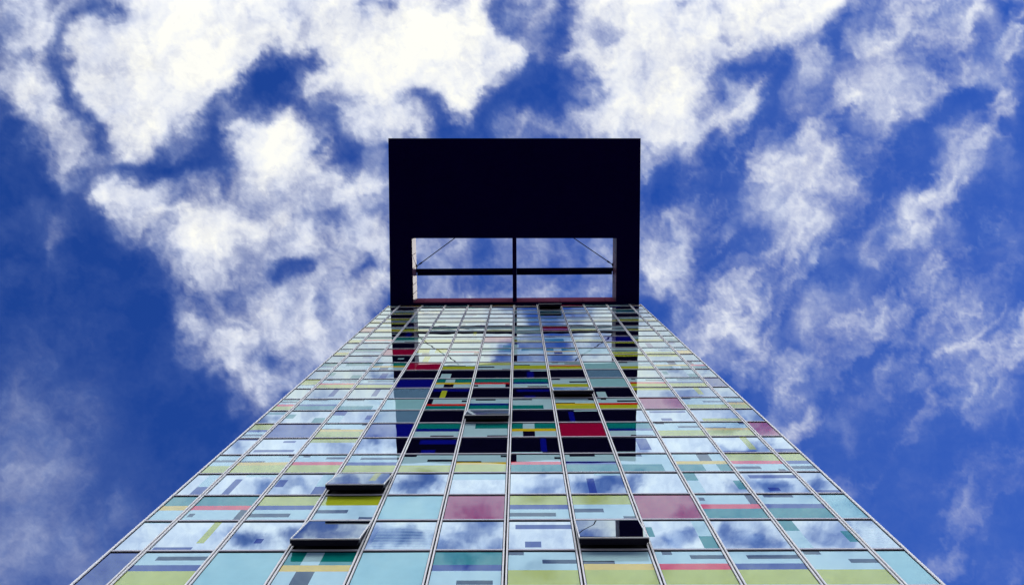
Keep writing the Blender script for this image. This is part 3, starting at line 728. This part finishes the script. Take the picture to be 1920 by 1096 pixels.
me.polygons.add(len(Q)); me.polygons.foreach_set('loop_start', (np.arange(len(Q)) * 4).astype(np.int32))
me.update(calc_edges=True)
at = me.attributes.new('cover', 'FLOAT', 'POINT')
at.data.foreach_set('value', dens.astype(np.float32).ravel())
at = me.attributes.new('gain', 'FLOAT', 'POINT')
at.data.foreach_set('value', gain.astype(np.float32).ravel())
at = me.attributes.new('shade', 'FLOAT', 'POINT')
at.data.foreach_set('value', shade.astype(np.float32).ravel())
skyo = bpy.data.objects.new('sky', me); COL.objects.link(skyo)
skyo['kind'] = 'structure'

SUN_EL, SUN_AZ = rad(60), rad(80)            # off to the right and behind the facade plane
def lin(r, g, bl): return tuple(((v / 255 + .055) / 1.055) ** 2.4 if v > 10 else v / 255 / 12.92 for v in (r, g, bl)) + (1,)
world = bpy.data.worlds.new('World')
sc.world = world
world.use_nodes = True
nt = world.node_tree
nt.nodes.clear()
sky = nt.nodes.new('ShaderNodeTexSky'); sky.sky_type = 'NISHITA'; sky.sun_disc = False
sky.sun_elevation = SUN_EL; sky.sun_rotation = SUN_AZ
sky.air_density = 1.0; sky.dust_density = 0.0; sky.ozone_density = 4.0
tint = nt.nodes.new('ShaderNodeVectorMath'); tint.operation = 'MULTIPLY'; nt.links.new(sky.outputs[0], tint.inputs[0])
tint.inputs[1].default_value = (.18, .445, 1.16)
bg = nt.nodes.new('ShaderNodeBackground'); bg.inputs['Strength'].default_value = .1
nt.links.new(tint.outputs[0], bg.inputs[0])
wo = nt.nodes.new('ShaderNodeOutputWorld'); nt.links.new(bg.outputs[0], wo.inputs[0])

# clouds on the dome: lit white where thick, clear where the air is clear
m, nt, out = new_mat('cloud')
N, Lk = nt.nodes.new, nt.links.new
at = N('ShaderNodeAttribute'); at.attribute_name = 'cover'
as_ = N('ShaderNodeAttribute'); as_.attribute_name = 'shade'
tc = N('ShaderNodeTexCoord')
n2 = N('ShaderNodeTexNoise'); n2.inputs['Scale'].default_value = .026; n2.inputs['Detail'].default_value = 6; n2.inputs['Roughness'].default_value = .62; n2.inputs['Distortion'].default_value = .6
Lk(tc.outputs['Object'], n2.inputs['Vector'])
def M(op, a, b=None, c=None):
    n = N('ShaderNodeMath'); n.operation = op
    for i, v in enumerate((a, b, c)):
        if v is None: continue
        if isinstance(v, (int, float)): n.inputs[i].default_value = v
        else: Lk(v, n.inputs[i])
    return n.outputs[0]
amp = M('MULTIPLY_ADD', at.outputs['Fac'], .46, .03)
dens_ = M('MULTIPLY_ADD', M('SUBTRACT', n2.outputs['Fac'], .5), amp, at.outputs['Fac'])
cr = N('ShaderNodeValToRGB'); e = cr.color_ramp.elements
e[0].position, e[0].color = .08, (0, 0, 0, 1)
e[1].position, e[1].color = 1.0, (1, 1, 1, 1)
for p_, v_ in ((.26, .12), (.45, .34), (.65, .64), (.82, .88)):
    x = e.new(p_); x.color = (v_, v_, v_, 1)
Lk(dens_, cr.inputs[0])
ct = N('ShaderNodeValToRGB'); e = ct.color_ramp.elements
e[0].position, e[0].color = .2, lin(146, 172, 224)
e[1].position, e[1].color = 1.0, lin(255, 255, 248)
for p_, c_ in ((.55, lin(192, 203, 231)), (.75, lin(222, 228, 243)), (.92, lin(244, 246, 248))):
    x = e.new(p_); x.color = c_
tone = M('MULTIPLY_ADD', M('SUBTRACT', n2.outputs['Fac'], .5), .20, as_.outputs['Fac'])
Lk(tone, ct.inputs[0])
bo = N('ShaderNodeAttribute'); bo.attribute_name = 'gain'  # added emission boost of the out-of-view sky
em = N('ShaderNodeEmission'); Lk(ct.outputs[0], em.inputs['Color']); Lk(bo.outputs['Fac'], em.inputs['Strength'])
tr = N('ShaderNodeBsdfTransparent')
mx = N('ShaderNodeMixShader'); Lk(cr.outputs[0], mx.inputs[0]); Lk(tr.outputs[0], mx.inputs[1]); Lk(em.outputs[0], mx.inputs[2])
Lk(mx.outputs[0], out.inputs[0])
m.cycles.emission_sampling = 'FRONT_BACK'
skyo.data.materials.append(m)

# ------------------------------------------------------------------ sun
sl = bpy.data.lights.new('sun', 'SUN'); sl.energy = 3.0; sl.angle = rad(.5); sl.color = (1, .95, .88)
so = bpy.data.objects.new('sun', sl); COL.objects.link(so)
# Nishita: rotation 0 is +Y, turning clockwise seen from above
sd = Vector((math.sin(SUN_AZ) * math.cos(SUN_EL), math.cos(SUN_AZ) * math.cos(SUN_EL), math.sin(SUN_EL)))
so.location = sd * 200
so.rotation_euler = sd.to_track_quat('Z', 'Y').to_euler()

sc.view_settings.view_transform = 'Standard'
sc.view_settings.look = 'None'
sc.view_settings.exposure = 0
sc.view_settings.gamma = 1
